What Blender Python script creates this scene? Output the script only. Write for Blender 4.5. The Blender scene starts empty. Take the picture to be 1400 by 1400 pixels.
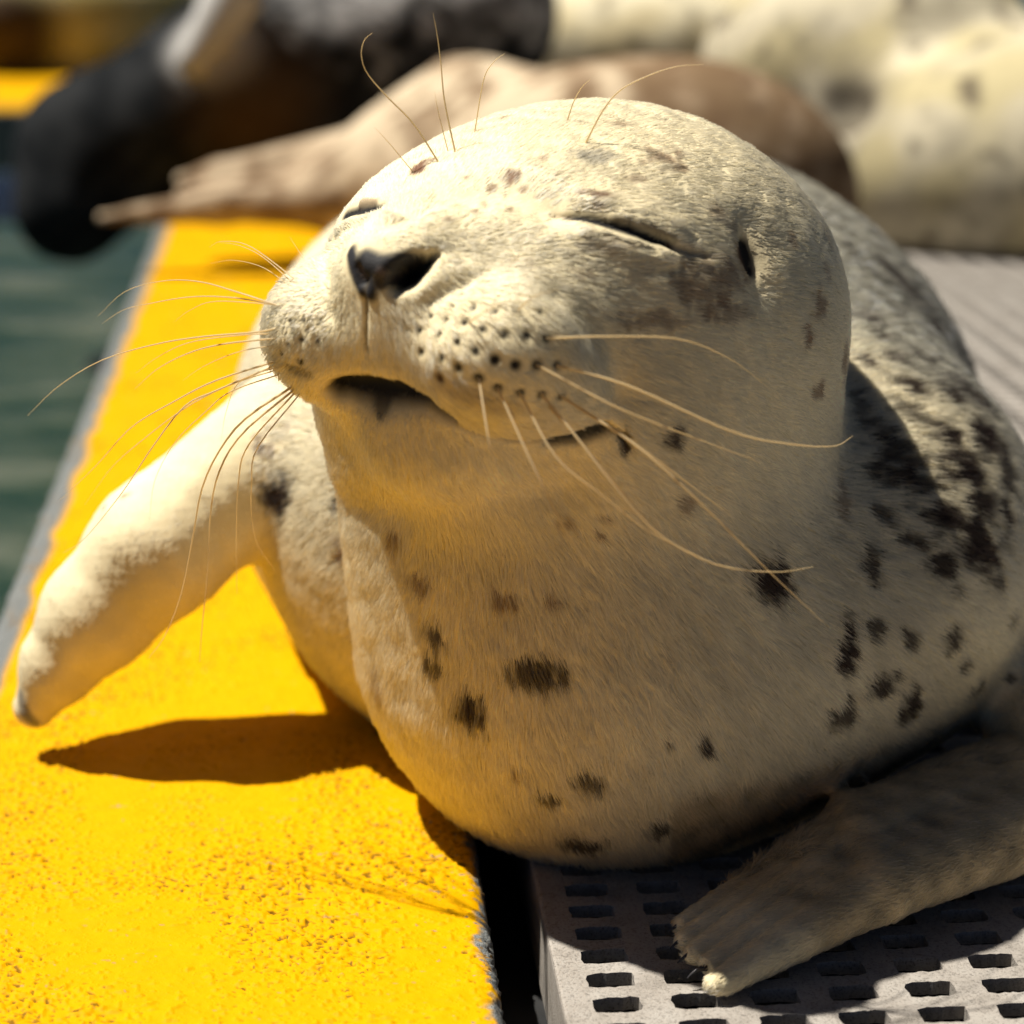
import bpy, math, random
import numpy as np
from mathutils import Vector, Matrix
from mathutils.bvhtree import BVHTree

random.seed(4); rng = np.random.default_rng(7)
S = 0.0003                      # metres per modelling unit
SC = bpy.context.scene
COL = SC.collection

# ------------------------------------------------------------------ camera
FPX, PITCH, HCAM = 2800.0, math.radians(17.9), 1452.0      # focal length in units, tilt, height in units
cp, sp = math.cos(PITCH), math.sin(PITCH)
cam_d = bpy.data.cameras.new('camera'); cam = bpy.data.objects.new('camera', cam_d); COL.objects.link(cam)
cam.location = (0, 0, HCAM * S); cam.rotation_euler = (math.pi / 2 - PITCH, 0, 0)
cam_d.sensor_width = 36; cam_d.lens = 36 * FPX / 1400
cam_d.clip_start = 0.02; cam_d.clip_end = 500
cam_d.dof.use_dof = True; cam_d.dof.focus_distance = 2830 * S
cam_d.dof.aperture_fstop = cam_d.lens / 13.5
SC.camera = cam

# ------------------------------------------------------------------ sky, sun, exposure
SUN = Vector((-0.41, 0.10, 0.905)).normalized()
w = bpy.data.worlds.new('World'); SC.world = w; w.use_nodes = True
nt = w.node_tree; bg = nt.nodes['Background']
sky = nt.nodes.new('ShaderNodeTexSky'); sky.sky_type = 'NISHITA'; sky.sun_disc = False
sky.sun_elevation = math.asin(SUN.z); sky.sun_rotation = math.atan2(SUN.x, SUN.y)
nt.links.new(sky.outputs[0], bg.inputs[0]); bg.inputs[1].default_value = 0.05
sky.air_density = 0.15; sky.dust_density = 0.35; sky.ozone_density = 0.2
sd = bpy.data.lights.new('sun', 'SUN'); sd.energy = 5.0; sd.angle = math.radians(0.7); sd.color = (1, 0.95, 0.86)
so = bpy.data.objects.new('sun', sd); COL.objects.link(so); so.location = (0, 0, 3)
so.rotation_euler = SUN.to_track_quat('Z', 'Y').to_euler()
SC.view_settings.view_transform = 'Standard'; SC.view_settings.look = 'None'
SC.view_settings.exposure = 0.62; SC.view_settings.gamma = 1
SC.render.engine = 'CYCLES'
SC.cycles.max_bounces = 4; SC.cycles.diffuse_bounces = 2; SC.cycles.glossy_bounces = 4
SC.cycles.transmission_bounces = 3; SC.cycles.transparent_max_bounces = 8
SC.cycles.use_denoising = True
SC.cycles_curves.shape = 'RIBBONS'; SC.cycles_curves.subdivisions = 2

# ------------------------------------------------------------------ helpers
def at(px, py, depth):
    """point (units) on the sight line through a photo position at a depth"""
    X = (px - 700) * depth / FPX; Y = (700 - py) * depth / FPX
    return np.array([X, depth * cp + Y * sp, HCAM + Y * cp - depth * sp])
def on_ground(px, py, h=0.0):
    Y = (700 - py) / FPX
    return at(px, py, (HCAM - h) / (sp - Y * cp))
def tag(o, label=None, cat=None, group=None, kind=None):
    for k, v in (('label', label), ('category', cat), ('group', group), ('kind', kind)):
        if v: o[k] = v
    return o
def link(name, data, parent=None):
    o = bpy.data.objects.new(name, data); COL.objects.link(o)
    if parent: o.parent = parent
    return o
def np_mesh(name, V, Q, mat, parent=None, smooth=True, scale=S):
    me = bpy.data.meshes.new(name)
    V = np.asarray(V, np.float32) * scale; Q = np.asarray(Q, np.int32); n = Q.shape[1]
    me.vertices.add(len(V)); me.vertices.foreach_set('co', V.ravel())
    me.loops.add(Q.size); me.loops.foreach_set('vertex_index', Q.ravel())
    me.polygons.add(len(Q)); me.polygons.foreach_set('loop_start', np.arange(0, Q.size, n, dtype=np.int32))
    me.polygons.foreach_set('loop_total', np.full(len(Q), n, np.int32))
    me.polygons.foreach_set('use_smooth', np.full(len(Q), smooth, bool))
    me.update(calc_edges=True); me.validate()
    me.materials.append(mat)
    return link(name, me, parent)
def set_color(me, name, C):
    a = me.color_attributes.new(name, 'FLOAT_COLOR', 'POINT')
    a.data.foreach_set('color', np.c_[C, np.ones(len(C))].astype(np.float32).ravel())

class Noise:
    """smooth pseudo-noise: a sum of randomly oriented sines, about -1..1"""
    def __init__(s, wave, n=10, seed=0):
        r = np.random.default_rng(seed); d = r.normal(size=(n, 3)); d /= np.linalg.norm(d, axis=1)[:, None]
        s.k = (d * (2 * np.pi / wave) * r.uniform(.6, 1.7, n)[:, None]).astype(np.float32); s.p = r.uniform(0, 6.28, n).astype(np.float32)
    def __call__(s, P):
        out = np.zeros(len(P), np.float32)
        for k, p in zip(s.k, s.p): out += np.sin(P @ k + p)
        return out / math.sqrt(len(s.p) * .5) * .6
def hash2(ix, iy, s=0):
    v = np.sin(ix * 127.1 + iy * 311.7 + s * 74.7) * 43758.5453
    return v - np.floor(v)
def vnoise(x, y, s=0):
    ix, iy = np.floor(x), np.floor(y); fx, fy = x - ix, y - iy
    fx = fx * fx * (3 - 2 * fx); fy = fy * fy * (3 - 2 * fy)
    a = hash2(ix, iy, s); b = hash2(ix + 1, iy, s); c = hash2(ix, iy + 1, s); d = hash2(ix + 1, iy + 1, s)
    return (a * (1 - fx) + b * fx) * (1 - fy) + (c * (1 - fx) + d * fx) * fy

# ------------------------------------------------------------------ materials
def nodes(name):
    m = bpy.data.materials.new(name); m.use_nodes = True
    t = m.node_tree; return m, t, t.nodes['Principled BSDF']
def N(t, kind, **kw):
    n = t.nodes.new(kind)
    for k, v in kw.items():
        if isinstance(k, str) and k.startswith('in_'):
            key = k[3:].replace('_', ' ')
            n.inputs[int(key) if key.isdigit() else key].default_value = v
        else: setattr(n, k, v)
    return n
def ramp(t, stops):
    r = t.nodes.new('ShaderNodeValToRGB'); e = r.color_ramp.elements
    while len(e) < len(stops): e.new(0.5)
    for x, (p, c) in zip(e, stops): x.position = p; x.color = (*c, 1)
    return r
def plain(name, col, rough=.7):
    m, t, b = nodes(name); b.inputs['Base Color'].default_value = (*col, 1); b.inputs['Roughness'].default_value = rough
    return m

def mat_yellow():
    m, t, b = nodes('yellow_paint'); L = t.links.new
    a = N(t, 'ShaderNodeAttribute', attribute_name='wear')
    g = N(t, 'ShaderNodeNewGeometry')
    n1 = N(t, 'ShaderNodeTexNoise', in_Scale=90.0, in_Detail=4.0); L(g.outputs['Position'], n1.inputs['Vector'])
    n2 = N(t, 'ShaderNodeTexNoise', in_Scale=1400.0, in_Detail=3.0); L(g.outputs['Position'], n2.inputs['Vector'])
    cy = ramp(t, [(.3, (.60, .305, .0)), (.7, (.66, .335, .0))]); L(n1.outputs['Fac'], cy.inputs[0])
    cg = ramp(t, [(.3, (.05, .055, .055)), (.75, (.30, .31, .30))]); L(n2.outputs['Fac'], cg.inputs[0])
    mx = N(t, 'ShaderNodeMix', data_type='RGBA'); L(a.outputs['Fac'], mx.inputs['Factor']); L(cy.outputs[0], mx.inputs['A']); L(cg.outputs[0], mx.inputs['B'])
    pa = N(t, 'ShaderNodeAttribute', attribute_name='pinhole')
    m2 = N(t, 'ShaderNodeMix', data_type='RGBA'); L(pa.outputs['Fac'], m2.inputs['Factor']); L(mx.outputs['Result'], m2.inputs['A']); m2.inputs['B'].default_value = (.20, .10, .006, 1)
    L(m2.outputs['Result'], b.inputs['Base Color'])
    vo = N(t, 'ShaderNodeTexVoronoi', in_Scale=520.0); L(g.outputs['Position'], vo.inputs['Vector'])
    vr = N(t, 'ShaderNodeMapRange'); vr.inputs['From Min'].default_value = .0; vr.inputs['From Max'].default_value = .45; vr.inputs['To Min'].default_value = 1; vr.inputs['To Max'].default_value = 0
    L(vo.outputs['Distance'], vr.inputs['Value'])
    n3 = N(t, 'ShaderNodeTexNoise', in_Scale=160.0, in_Detail=2.0); L(g.outputs['Position'], n3.inputs['Vector'])
    mk = N(t, 'ShaderNodeMapRange'); mk.inputs['From Min'].default_value = .48; mk.inputs['From Max'].default_value = .62; L(n3.outputs['Fac'], mk.inputs['Value'])
    mm = N(t, 'ShaderNodeMath', operation='MULTIPLY'); L(vr.outputs[0], mm.inputs[0]); L(mk.outputs[0], mm.inputs[1])
    b1 = N(t, 'ShaderNodeBump', in_Strength=.45, in_Distance=.0005); L(mm.outputs[0], b1.inputs['Height'])
    bp = N(t, 'ShaderNodeBump', in_Strength=.35, in_Distance=.0003); L(n2.outputs['Fac'], bp.inputs['Height']); L(b1.outputs[0], bp.inputs['Normal']); L(bp.outputs[0], b.inputs['Normal'])
    b.inputs['Roughness'].default_value = .55; b.inputs['Specular IOR Level'].default_value = .05
    return m
def mat_grating():
    m, t, b = nodes('deck_grey'); L = t.links.new
    g = N(t, 'ShaderNodeNewGeometry')
    n1 = N(t, 'ShaderNodeTexNoise', in_Scale=38.0, in_Detail=6.0, in_Roughness=.65); L(g.outputs['Position'], n1.inputs['Vector'])
    n2 = N(t, 'ShaderNodeTexNoise', in_Scale=900.0, in_Detail=4.0, in_Roughness=.7); L(g.outputs['Position'], n2.inputs['Vector'])
    c1 = ramp(t, [(.3, (.22, .195, .165)), (.48, (.34, .305, .265)), (.7, (.40, .37, .33))]); L(n1.outputs['Fac'], c1.inputs[0])
    c2 = ramp(t, [(.32, (.25, .24, .23)), (.5, (1, 1, 1))]); L(n2.outputs['Fac'], c2.inputs[0])
    mx = N(t, 'ShaderNodeMix', data_type='RGBA', blend_type='MULTIPLY', in_0=.8); L(c1.outputs[0], mx.inputs['A']); L(c2.outputs[0], mx.inputs['B'])
    L(mx.outputs['Result'], b.inputs['Base Color'])
    bp = N(t, 'ShaderNodeBump', in_Strength=.8, in_Distance=.0008); L(n2.outputs['Fac'], bp.inputs['Height']); L(bp.outputs[0], b.inputs['Normal'])
    b.inputs['Roughness'].default_value = .75
    return m
def mat_water():
    m, t, b = nodes('harbour_water'); L = t.links.new
    g = N(t, 'ShaderNodeNewGeometry')
    mp = N(t, 'ShaderNodeMapping'); mp.inputs['Scale'].default_value = (1.0, 2.2, 1); L(g.outputs['Position'], mp.inputs['Vector'])
    n1 = N(t, 'ShaderNodeTexNoise', in_Scale=4.5, in_Detail=5.0, in_Roughness=.6); L(mp.outputs[0], n1.inputs['Vector'])
    c = ramp(t, [(.35, (.006, .026, .017)), (.55, (.035, .055, .037)), (.75, (.14, .15, .11))]); L(n1.outputs['Fac'], c.inputs[0])
    L(c.outputs[0], b.inputs['Base Color'])
    bp = N(t, 'ShaderNodeBump', in_Strength=.45, in_Distance=.05); L(n1.outputs['Fac'], bp.inputs['Height']); L(bp.outputs[0], b.inputs['Normal'])
    b.inputs['Roughness'].default_value = .2; b.inputs['IOR'].default_value = 1.33; b.inputs['Specular IOR Level'].default_value = .3
    return m
def mat_coat(name='coat_skin', rough=.75, spec=.3):
    m, t, b = nodes(name); L = t.links.new
    a = N(t, 'ShaderNodeAttribute', attribute_name='coat'); L(a.outputs['Color'], b.inputs['Base Color'])
    r = N(t, 'ShaderNodeAttribute', attribute_name='gloss')
    mr = N(t, 'ShaderNodeMapRange'); mr.inputs['To Min'].default_value = rough; mr.inputs['To Max'].default_value = .32
    L(r.outputs['Fac'], mr.inputs['Value']); L(mr.outputs[0], b.inputs['Roughness'])
    g = N(t, 'ShaderNodeNewGeometry')
    n2 = N(t, 'ShaderNodeTexNoise', in_Scale=1100.0, in_Detail=3.0); L(g.outputs['Position'], n2.inputs['Vector'])
    bp = N(t, 'ShaderNodeBump', in_Strength=.4, in_Distance=.0004); L(n2.outputs['Fac'], bp.inputs['Height']); L(bp.outputs[0], b.inputs['Normal'])
    b.inputs['Specular IOR Level'].default_value = spec
    return m
def mat_fur():
    m, t, b = nodes('fur_strands'); L = t.links.new; t.nodes.remove(b)
    a = N(t, 'ShaderNodeAttribute', attribute_name='hcol')
    h = N(t, 'ShaderNodeBsdfHairPrincipled'); h.model = 'CHIANG'; h.parametrization = 'COLOR'
    h.inputs['Roughness'].default_value = .42; h.inputs['Radial Roughness'].default_value = .6
    h.inputs['Random Roughness'].default_value = .2
    L(a.outputs['Color'], h.inputs['Color'])
    sn = N(t, 'ShaderNodeAttribute', attribute_name='snrm'); g = N(t, 'ShaderNodeNewGeometry')
    mv = N(t, 'ShaderNodeMix', data_type='VECTOR', in_0=.08); L(sn.outputs['Vector'], mv.inputs['A']); L(g.outputs['Normal'], mv.inputs['B'])
    nn = N(t, 'ShaderNodeVectorMath', operation='NORMALIZE'); L(mv.outputs['Result'], nn.inputs[0])
    br = N(t, 'ShaderNodeVectorMath', operation='MULTIPLY'); L(a.outputs['Color'], br.inputs[0]); br.inputs[1].default_value = (1.24, 1.28, 1.42)
    df = N(t, 'ShaderNodeBsdfDiffuse'); L(br.outputs[0], df.inputs['Color']); L(nn.outputs[0], df.inputs['Normal'])
    ms = N(t, 'ShaderNodeMixShader', in_0=.45); L(h.outputs[0], ms.inputs[1]); L(df.outputs[0], ms.inputs[2])
    L(ms.outputs[0], t.nodes['Material Output'].inputs[0])
    return m
def mat_whisker():
    m, t, b = nodes('whisker_horn')
    L = t.links.new; b.inputs['Base Color'].default_value = (.82, .66, .40, 1); b.inputs['Roughness'].default_value = .35
    tr = N(t, 'ShaderNodeBsdfTranslucent'); tr.inputs['Color'].default_value = (.92, .78, .52, 1)
    mx = N(t, 'ShaderNodeMixShader', in_0=.5); L(b.outputs[0], mx.inputs[1]); L(tr.outputs[0], mx.inputs[2]); L(mx.outputs[0], t.nodes['Material Output'].inputs[0])
    return m
M_YEL, M_GRT, M_WAT, M_COAT, M_FUR, M_WHK = mat_yellow(), mat_grating(), mat_water(), mat_coat(), mat_fur(), mat_whisker()
M_REST = mat_coat('resting_coat', .85, .04)
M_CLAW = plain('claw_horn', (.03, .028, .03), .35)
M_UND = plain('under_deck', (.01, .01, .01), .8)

# ------------------------------------------------------------------ setting: water, deck, edge beams
DA = 0.0934                                     # deck runs slightly to the left as it recedes
ux = np.array([1, DA, 0]) / math.hypot(1, DA); uy = np.array([-DA, 1, 0]) / math.hypot(1, DA)
def deck(s, t, h=0.0):
    """deck coordinates (across, along, height) -> world units"""
    s, t = np.asarray(s, float), np.asarray(t, float)
    return s[..., None] * ux + t[..., None] * uy + (np.asarray(h, float) * np.ones_like(s))[..., None] * np.array([0, 0, 1.0])
def dk(p): return float(np.dot(p, ux)), float(np.dot(p, uy))
S_R = dk(on_ground(690, 1400))[0]; S_L = dk(on_ground(20, 900))[0]; S_G = S_R + 80

def water():
    n = 60; g = np.linspace(-1, 1, n); g = np.sign(g) * g ** 2 * 600000
    X, Y = np.meshgrid(g, g + 8000, indexing='ij')
    V = np.stack([X, Y, np.full_like(X, -700)], -1).reshape(-1, 3)
    i = np.arange(n * n).reshape(n, n); Q = np.stack([i[:-1, :-1], i[1:, :-1], i[1:, 1:], i[:-1, 1:]], -1).reshape(-1, 4)
    tag(np_mesh('water', V, Q, M_WAT), 'dark green rippled harbour water beside the dock', kind='structure')
water()

def beam(s0, s1, t0, t1, name, label, fine, htop=0.0):
    """a painted edge beam: swept rounded profile with real paint bumps"""
    r = 26.0
    def axis(a, b, step): return np.linspace(a, b, max(2, int((b - a) / step) + 1))
    # profile across: up the left side, over the rounded top, down the right side
    ang = np.linspace(math.pi, math.pi / 2, 7)
    ps = [np.array([[s0, -190], [s0, -r]])]
    ps.append(np.c_[s0 + r + r * np.cos(ang), -r + r * np.sin(ang)][1:])
    top = axis(s0 + r, s1 - r, fine)[1:]
    ps.append(np.c_[top, np.zeros_like(top)])
    ang = np.linspace(math.pi / 2, 0, 12)
    ps.append(np.c_[s1 - r + r * np.cos(ang), -r + r * np.sin(ang)][1:])
    ps.append(np.array([[s1, -190]]))
    prof = np.concatenate(ps)
    d = np.gradient(prof, axis=0); nn = np.c_[-d[:, 1], d[:, 0]]; nn /= np.linalg.norm(nn, axis=1)[:, None] + 1e-9
    tt = [t0]
    while tt[-1] < 2170: tt.append(tt[-1] + 40)
    while tt[-1] < t1: tt.append(tt[-1] + fine * max(1.0, ((tt[-1] - 2300) / 700) ** 1.5 if tt[-1] > 3000 else 1))
    tt = np.array(tt)
    A, T = np.meshgrid(prof[:, 0], tt, indexing='ij'); Hh = np.repeat(prof[:, 1][:, None], len(tt), 1)
    arc = np.r_[0, np.cumsum(np.linalg.norm(np.diff(prof, axis=0), axis=1))]
    U = np.repeat(arc[:, None], len(tt), 1)
    # paint grit: small pimples, long low ridges, tiny chips
    e = vnoise(U / 46, T / 34, 3) * 2.4 + vnoise(U / 15, T / 12, 2) * .9 + vnoise(U / 5, T / 5, 4) * .7 + vnoise(U / 9, T / 6, 5) * .5
    dn = .75 + .5 * vnoise(U / 120, T / 120, 15)
    e += np.clip((vnoise(U / 7, T / 6, 1) * dn - .68) / .12, 0, 1) * 3.2 
    pit = np.clip((vnoise(U / 5.5, T / 4, 11) * dn - .84) / .06, 0, 1); e -= pit * 2.5
    if fine > 8: e = vnoise(U / 30, T / 30, 1) * 4
    A2 = A + nn[:, 0][:, None] * e; H2 = Hh + nn[:, 1][:, None] * e
    V = deck(A2, T, H2 + htop).reshape(-1, 3)
    i = np.arange(A.size).reshape(A.shape)
    Q = np.stack([i[:-1, :-1], i[1:, :-1], i[1:, 1:], i[:-1, 1:]], -1).reshape(-1, 4)
    # worn grey: both edges and scattered chips
    edge_r = np.clip((A - (s1 - r + 10 + 20 * (vnoise(T / 40, U * 0, 5) - .5) + 16 * (vnoise(T / 9, U / 9, 6) - .5))) / 8, 0, 1)
    edge_l = np.clip(((s0 + 58 + 18 * (vnoise(T / 90, U * 0, 7) - .5)) - A) / 14, 0, 1)
    chip = np.clip((vnoise(U / 9, T / 7, 12) * .6 + vnoise(U / 60, T / 60, 13) * .4 - .90) / .04, 0, 1) * .6
    near_edge = np.clip(1 - (s1 - A) / 130, 0, 1)
    chip2 = np.clip((vnoise(U / 12, T / 9, 14) - .955 + .12 * near_edge) / .05, 0, 1) * .9
    wear = np.clip(np.maximum.reduce([edge_r, edge_l, chip2, chip, (Hh < -30) * 1.0]), 0, 1)
    o = np_mesh(name, V, Q[:, ::-1], M_YEL)
    pa = o.data.attributes.new('pinhole', 'FLOAT', 'POINT'); pa.data.foreach_set('value', pit.astype(np.float32).ravel())
    a = o.data.attributes.new('wear', 'FLOAT', 'POINT'); a.data.foreach_set('value', wear.astype(np.float32).ravel())
    tag(o, label, 'dock beam'); return o
beam(S_L - 62, S_R, -1800, 9300, 'dock_edge_beam', 'bright yellow gritty dock edge beam that the squinting seal leans over', 2.6)

def far_beam():
    p0, p1 = on_ground(-160, 97), on_ground(118, 97); q0 = on_ground(-160, 143)
    V = []; 
    a = p0; L = p1 - p0; Wd = on_ground(118, 143) - p1
    for u in np.linspace(0, 1, 14):
        for v, h in ((0, 0), (1, 0)):
            q = a + L * u + Wd * v; V.append(q)
    V = np.array(V); top = V.copy()
    # slab with rounded front edge
    rings = []
    for u in np.linspace(0, 1, 14):
        b = a + L * u
        f = Wd / np.linalg.norm(Wd); ln = np.linalg.norm(Wd)
        rings.append([b + [0, 0, -400], b, b + f * (ln - 60)] + [b + f * (ln - 60 + 60 * math.sin(k)) + np.array([0, 0, -60 + 60 * math.cos(k)]) for k in np.linspace(.3, math.pi / 2, 5)] + [b + f * ln + [0, 0, -400]])
    R = np.array(rings); n, k = R.shape[:2]; i = np.arange(n * k).reshape(n, k)
    Q = np.stack([i[:-1, :-1], i[1:, :-1], i[1:, 1:], i[:-1, 1:]], -1).reshape(-1, 4)
    V = R.reshape(-1, 3); o = np_mesh('dock_edge_beam', V, Q[:, ::-1], M_YEL, smooth=False)
    wv = (V[:, 2] < -40).astype(np.float32)
    at_ = o.data.attributes.new('wear', 'FLOAT', 'POINT'); at_.data.foreach_set('value', wv)
    tag(o, 'far short yellow dock edge across the water behind the black seal', 'dock beam')
far_beam()

def grating():
    """moulded deck panel: bars round real slots, each slot a hole with walls"""
    px_, py_, sw, sh = 106.0, 63.0, 65.0, 37.0
    s_first = dk(on_ground(811, 1375))[0]; t_first = dk(on_ground(811, 1384))[1]
    rows0, rows1, ncol = -60, 150, 30
    s_edge = S_G; th = 20.0
    cols = [s_edge, s_first] ; 
    r = 7.0
    V = []; F = []
    def quad(*p):
        b = len(V); V.extend(p); F.append([b, b + 1, b + 2, b + 3])
    for j in range(rows0, rows1):
        near = -5 < j < 14
        t0 = t_first + j * py_; t1 = t0 + sh; tm0 = t0 - (py_ - sh) / 2; tm1 = t1 + (py_ - sh) / 2
        for i in range(ncol):
            a0 = s_first + i * px_; a1 = a0 + sw
            m0 = s_edge + 5 if i == 0 else a0 - (px_ - sw) / 2; m1 = a1 + (px_ - sw) / 2
            if near:
                # ragged rounded slot outline
                n = 20; cx, cy = (a0 + a1) / 2, (t0 + t1) / 2; pin = []; pout = []
                for k in range(n):
                    an = 2 * math.pi * (k + .5) / n
                    c, s_ = math.cos(an), math.sin(an)
                    q = max(abs(c) / (sw / 2), abs(s_) / (sh / 2)); x, y = c / q, s_ / q
                    x = math.copysign(min(abs(x), sw / 2), x); y = math.copysign(min(abs(y), sh / 2), y)
                    lx, ly = sw / 2 - r, sh / 2 - r
                    if abs(x) > lx and abs(y) > ly:
                        dx, dy = abs(x) - lx, abs(y) - ly; q2 = r / max(math.hypot(dx, dy), 1e-6)
                        if q2 < 1: x = math.copysign(lx + dx * q2, x); y = math.copysign(ly + dy * q2, y)
                    jx, jy = random.uniform(-1.6, 1.6), random.uniform(-1.6, 1.6)
                    pin.append((cx + x + jx, cy + y + jy))
                    q = max(abs(c) / ((m1 - cx) if c > 0 else (cx - m0)), abs(s_) / ((tm1 - cy) if s_ > 0 else (cy - tm0)))
                    pout.append((cx + c / q, cy + s_ / q))
                # pull the outer points onto the four cell corners
                for (ccx, ccy) in ((m0, tm0), (m1, tm0), (m1, tm1), (m0, tm1)):
                    k = min(range(n), key=lambda k: (pout[k][0] - ccx) ** 2 + (pout[k][1] - ccy) ** 2); pout[k] = (ccx, ccy)
                for k in range(n):
                    p, q_ = k, (k + 1) % n
                    quad((*pout[p], 0), (*pout[q_], 0), (*pin[q_], 0), (*pin[p], 0))
                    quad((*pin[p], 0), (*pin[q_], 0), (*pin[q_], -th), (*pin[p], -th))
            else:
                o4 = [(m0, tm0), (m1, tm0), (m1, tm1), (m0, tm1)]; i4 = [(a0, t0), (a1, t0), (a1, t1), (a0, t1)]
                for k in range(4):
                    q_ = (k + 1) % 4
                    quad((*o4[k], 0), (*o4[q_], 0), (*i4[q_], 0), (*i4[k], 0))
                    quad((*i4[k], 0), (*i4[q_], 0), (*i4[q_], -th), (*i4[k], -th))
        # left rim, slightly rounded, then the side face
        quad((s_edge + 5, tm0, 0), (s_edge + 5, tm1, 0), (s_edge + 1.5, tm1, -1.5), (s_edge + 1.5, tm0, -1.5))
        quad((s_edge + 1.5, tm0, -1.5), (s_edge + 1.5, tm1, -1.5), (s_edge, tm1, -6), (s_edge, tm0, -6))
        quad((s_edge, tm0, -6), (s_edge, tm1, -6), (s_edge + 3, tm1, -150), (s_edge + 3, tm0, -150))
    V = np.array(V); W = deck(V[:, 0], V[:, 1], V[:, 2] - 2)
    tag(np_mesh('deck_grating', W, F, M_GRT, smooth=False), 'pale grey moulded deck grating with rows of rectangular slots', kind='structure')
    # near-black sheet painting in the shade below the slots and the gap
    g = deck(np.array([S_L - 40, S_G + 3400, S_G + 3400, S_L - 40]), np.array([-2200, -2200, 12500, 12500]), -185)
    tag(np_mesh('under_deck_shade', g, [[0, 1, 2, 3]], M_UND, smooth=False), 'near-black sheet standing in for the shade under the deck', kind='structure')
grating()

# ------------------------------------------------------------------ implicit surfaces
def ell(P, c, r, R=None):
    q = P - np.asarray(c, np.float32)
    if R is not None: q = q @ np.asarray(R, np.float32)          # columns of R are the local axes
    r = np.asarray(r, np.float32); a = q / r; k0 = np.sqrt((a * a).sum(1)) + 1e-6
    b = a / r; k1 = np.sqrt((b * b).sum(1)) + 1e-9
    return k0 * (k0 - 1) / k1
def cone(P, a, b, ra, rb, flat=None):
    """tapered capsule; flat = (axis, factor) squashes it along an axis"""
    a = np.asarray(a, np.float32); b = np.asarray(b, np.float32); ab = b - a
    q = P - a; t = np.clip(q @ ab / (ab @ ab), 0, 1)
    e = q - t[:, None] * ab
    if flat is not None:
        ax, f = flat; ax = np.asarray(ax, np.float32); ax = ax / np.linalg.norm(ax)
        h = e @ ax; e = e + (h * (1 / f - 1))[:, None] * ax
        return (np.sqrt((e * e).sum(1)) - (ra + t * (rb - ra))) * (f * .5 + .5)
    return np.sqrt((e * e).sum(1)) - (ra + t * (rb - ra))
def smin(a, b, k):
    h = np.clip(.5 + .5 * (b - a) / k, 0, 1)
    return b + (a - b) * h - k * h * (1 - h)
def smax(a, b, k): return -smin(-a, -b, k)

def project(f, P, it=3, lim=25.0):
    e = 1.0
    for _ in range(it):
        d = f(P); g = np.stack([f(P + np.eye(3, dtype=np.float32)[k] * e) - d for k in range(3)], 1) / e
        P = P - g * (np.clip(d, -lim, lim) / np.maximum((g * g).sum(1), .15))[:, None]
    return P.astype(np.float32)
def relax(V, Q, f, n=2):
    for _ in range(n):
        a = np.concatenate([Q[:, k] for k in range(4) for o in (1, 3)]); b = np.concatenate([Q[:, (k + o) % 4] for k in range(4) for o in (1, 3)])
        cnt = np.bincount(a, minlength=len(V)).astype(np.float32)
        acc = np.stack([np.bincount(a, V[b, c], len(V)) for c in range(3)], 1).astype(np.float32)
        V = project(f, V * .35 + .65 * acc / np.maximum(cnt, 1)[:, None], 1)
    return V
def nets(f, lo, hi, h):
    """surface nets over a box"""
    lo = np.asarray(lo, np.float32); n = np.ceil((np.asarray(hi) - lo) / h).astype(int) + 1
    ax = [lo[k] + h * np.arange(n[k], dtype=np.float32) for k in range(3)]
    D = np.empty(n, np.float32)
    for i in range(n[0]):
        Y, Z = np.meshgrid(ax[1], ax[2], indexing='ij')
        D[i] = f(np.c_[np.full(Y.size, ax[0][i], np.float32), Y.ravel(), Z.ravel()]).reshape(n[1], n[2])
    I = D < 0
    c = sum(I[a:n[0] - 1 + a, b:n[1] - 1 + b, d:n[2] - 1 + d].astype(np.int8) for a in (0, 1) for b in (0, 1) for d in (0, 1))
    act = (c > 0) & (c < 8); idx = -np.ones(act.shape, np.int64); idx[act] = np.arange(act.sum())
    P = (np.argwhere(act) + .5) * h + lo
    quads = []
    for k in range(3):
        a, b = (k + 1) % 3, (k + 2) % 3
        s0 = [slice(None)] * 3; s1 = [slice(None)] * 3; s0[k] = slice(0, -1); s1[k] = slice(1, None)
        x = I[tuple(s0)] != I[tuple(s1)]
        e = np.argwhere(x); ok = (e[:, a] > 0) & (e[:, b] > 0) & (e[:, a] < n[a] - 1) & (e[:, b] < n[b] - 1); e = e[ok]
        ins = I[tuple(s0)][tuple(e.T)]
        def cell(da, db):
            q = e.copy(); q[:, a] += da; q[:, b] += db; return idx[tuple(q.T)]
        q = np.stack([cell(-1, -1), cell(0, -1), cell(0, 0), cell(-1, 0)], 1)
        q[~ins] = q[~ins][:, ::-1]; quads.append(q)
    Q = np.concatenate(quads); Q = Q[(Q >= 0).all(1)]
    return project(f, P.astype(np.float32), 4, h), Q
def subdivide(V, Q, f):
    nv = len(V); E = np.sort(np.stack([Q, np.roll(Q, -1, 1)], -1).reshape(-1, 2), 1)
    key = E[:, 0].astype(np.int64) * nv + E[:, 1]; u, inv = np.unique(key, return_inverse=True)
    em = .5 * (V[u // nv] + V[u % nv]); fc = V[Q].mean(1)
    inv = inv.reshape(-1, 4) + nv; fi = np.arange(len(Q)) + nv + len(u)
    out = []
    for k in range(4): out.append(np.stack([Q[:, k], inv[:, k], fi, inv[:, k - 1]], 1))
    V2 = np.concatenate([V, em, fc]).astype(np.float32)
    return project(f, V2, 2, 10), np.concatenate(out)
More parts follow.
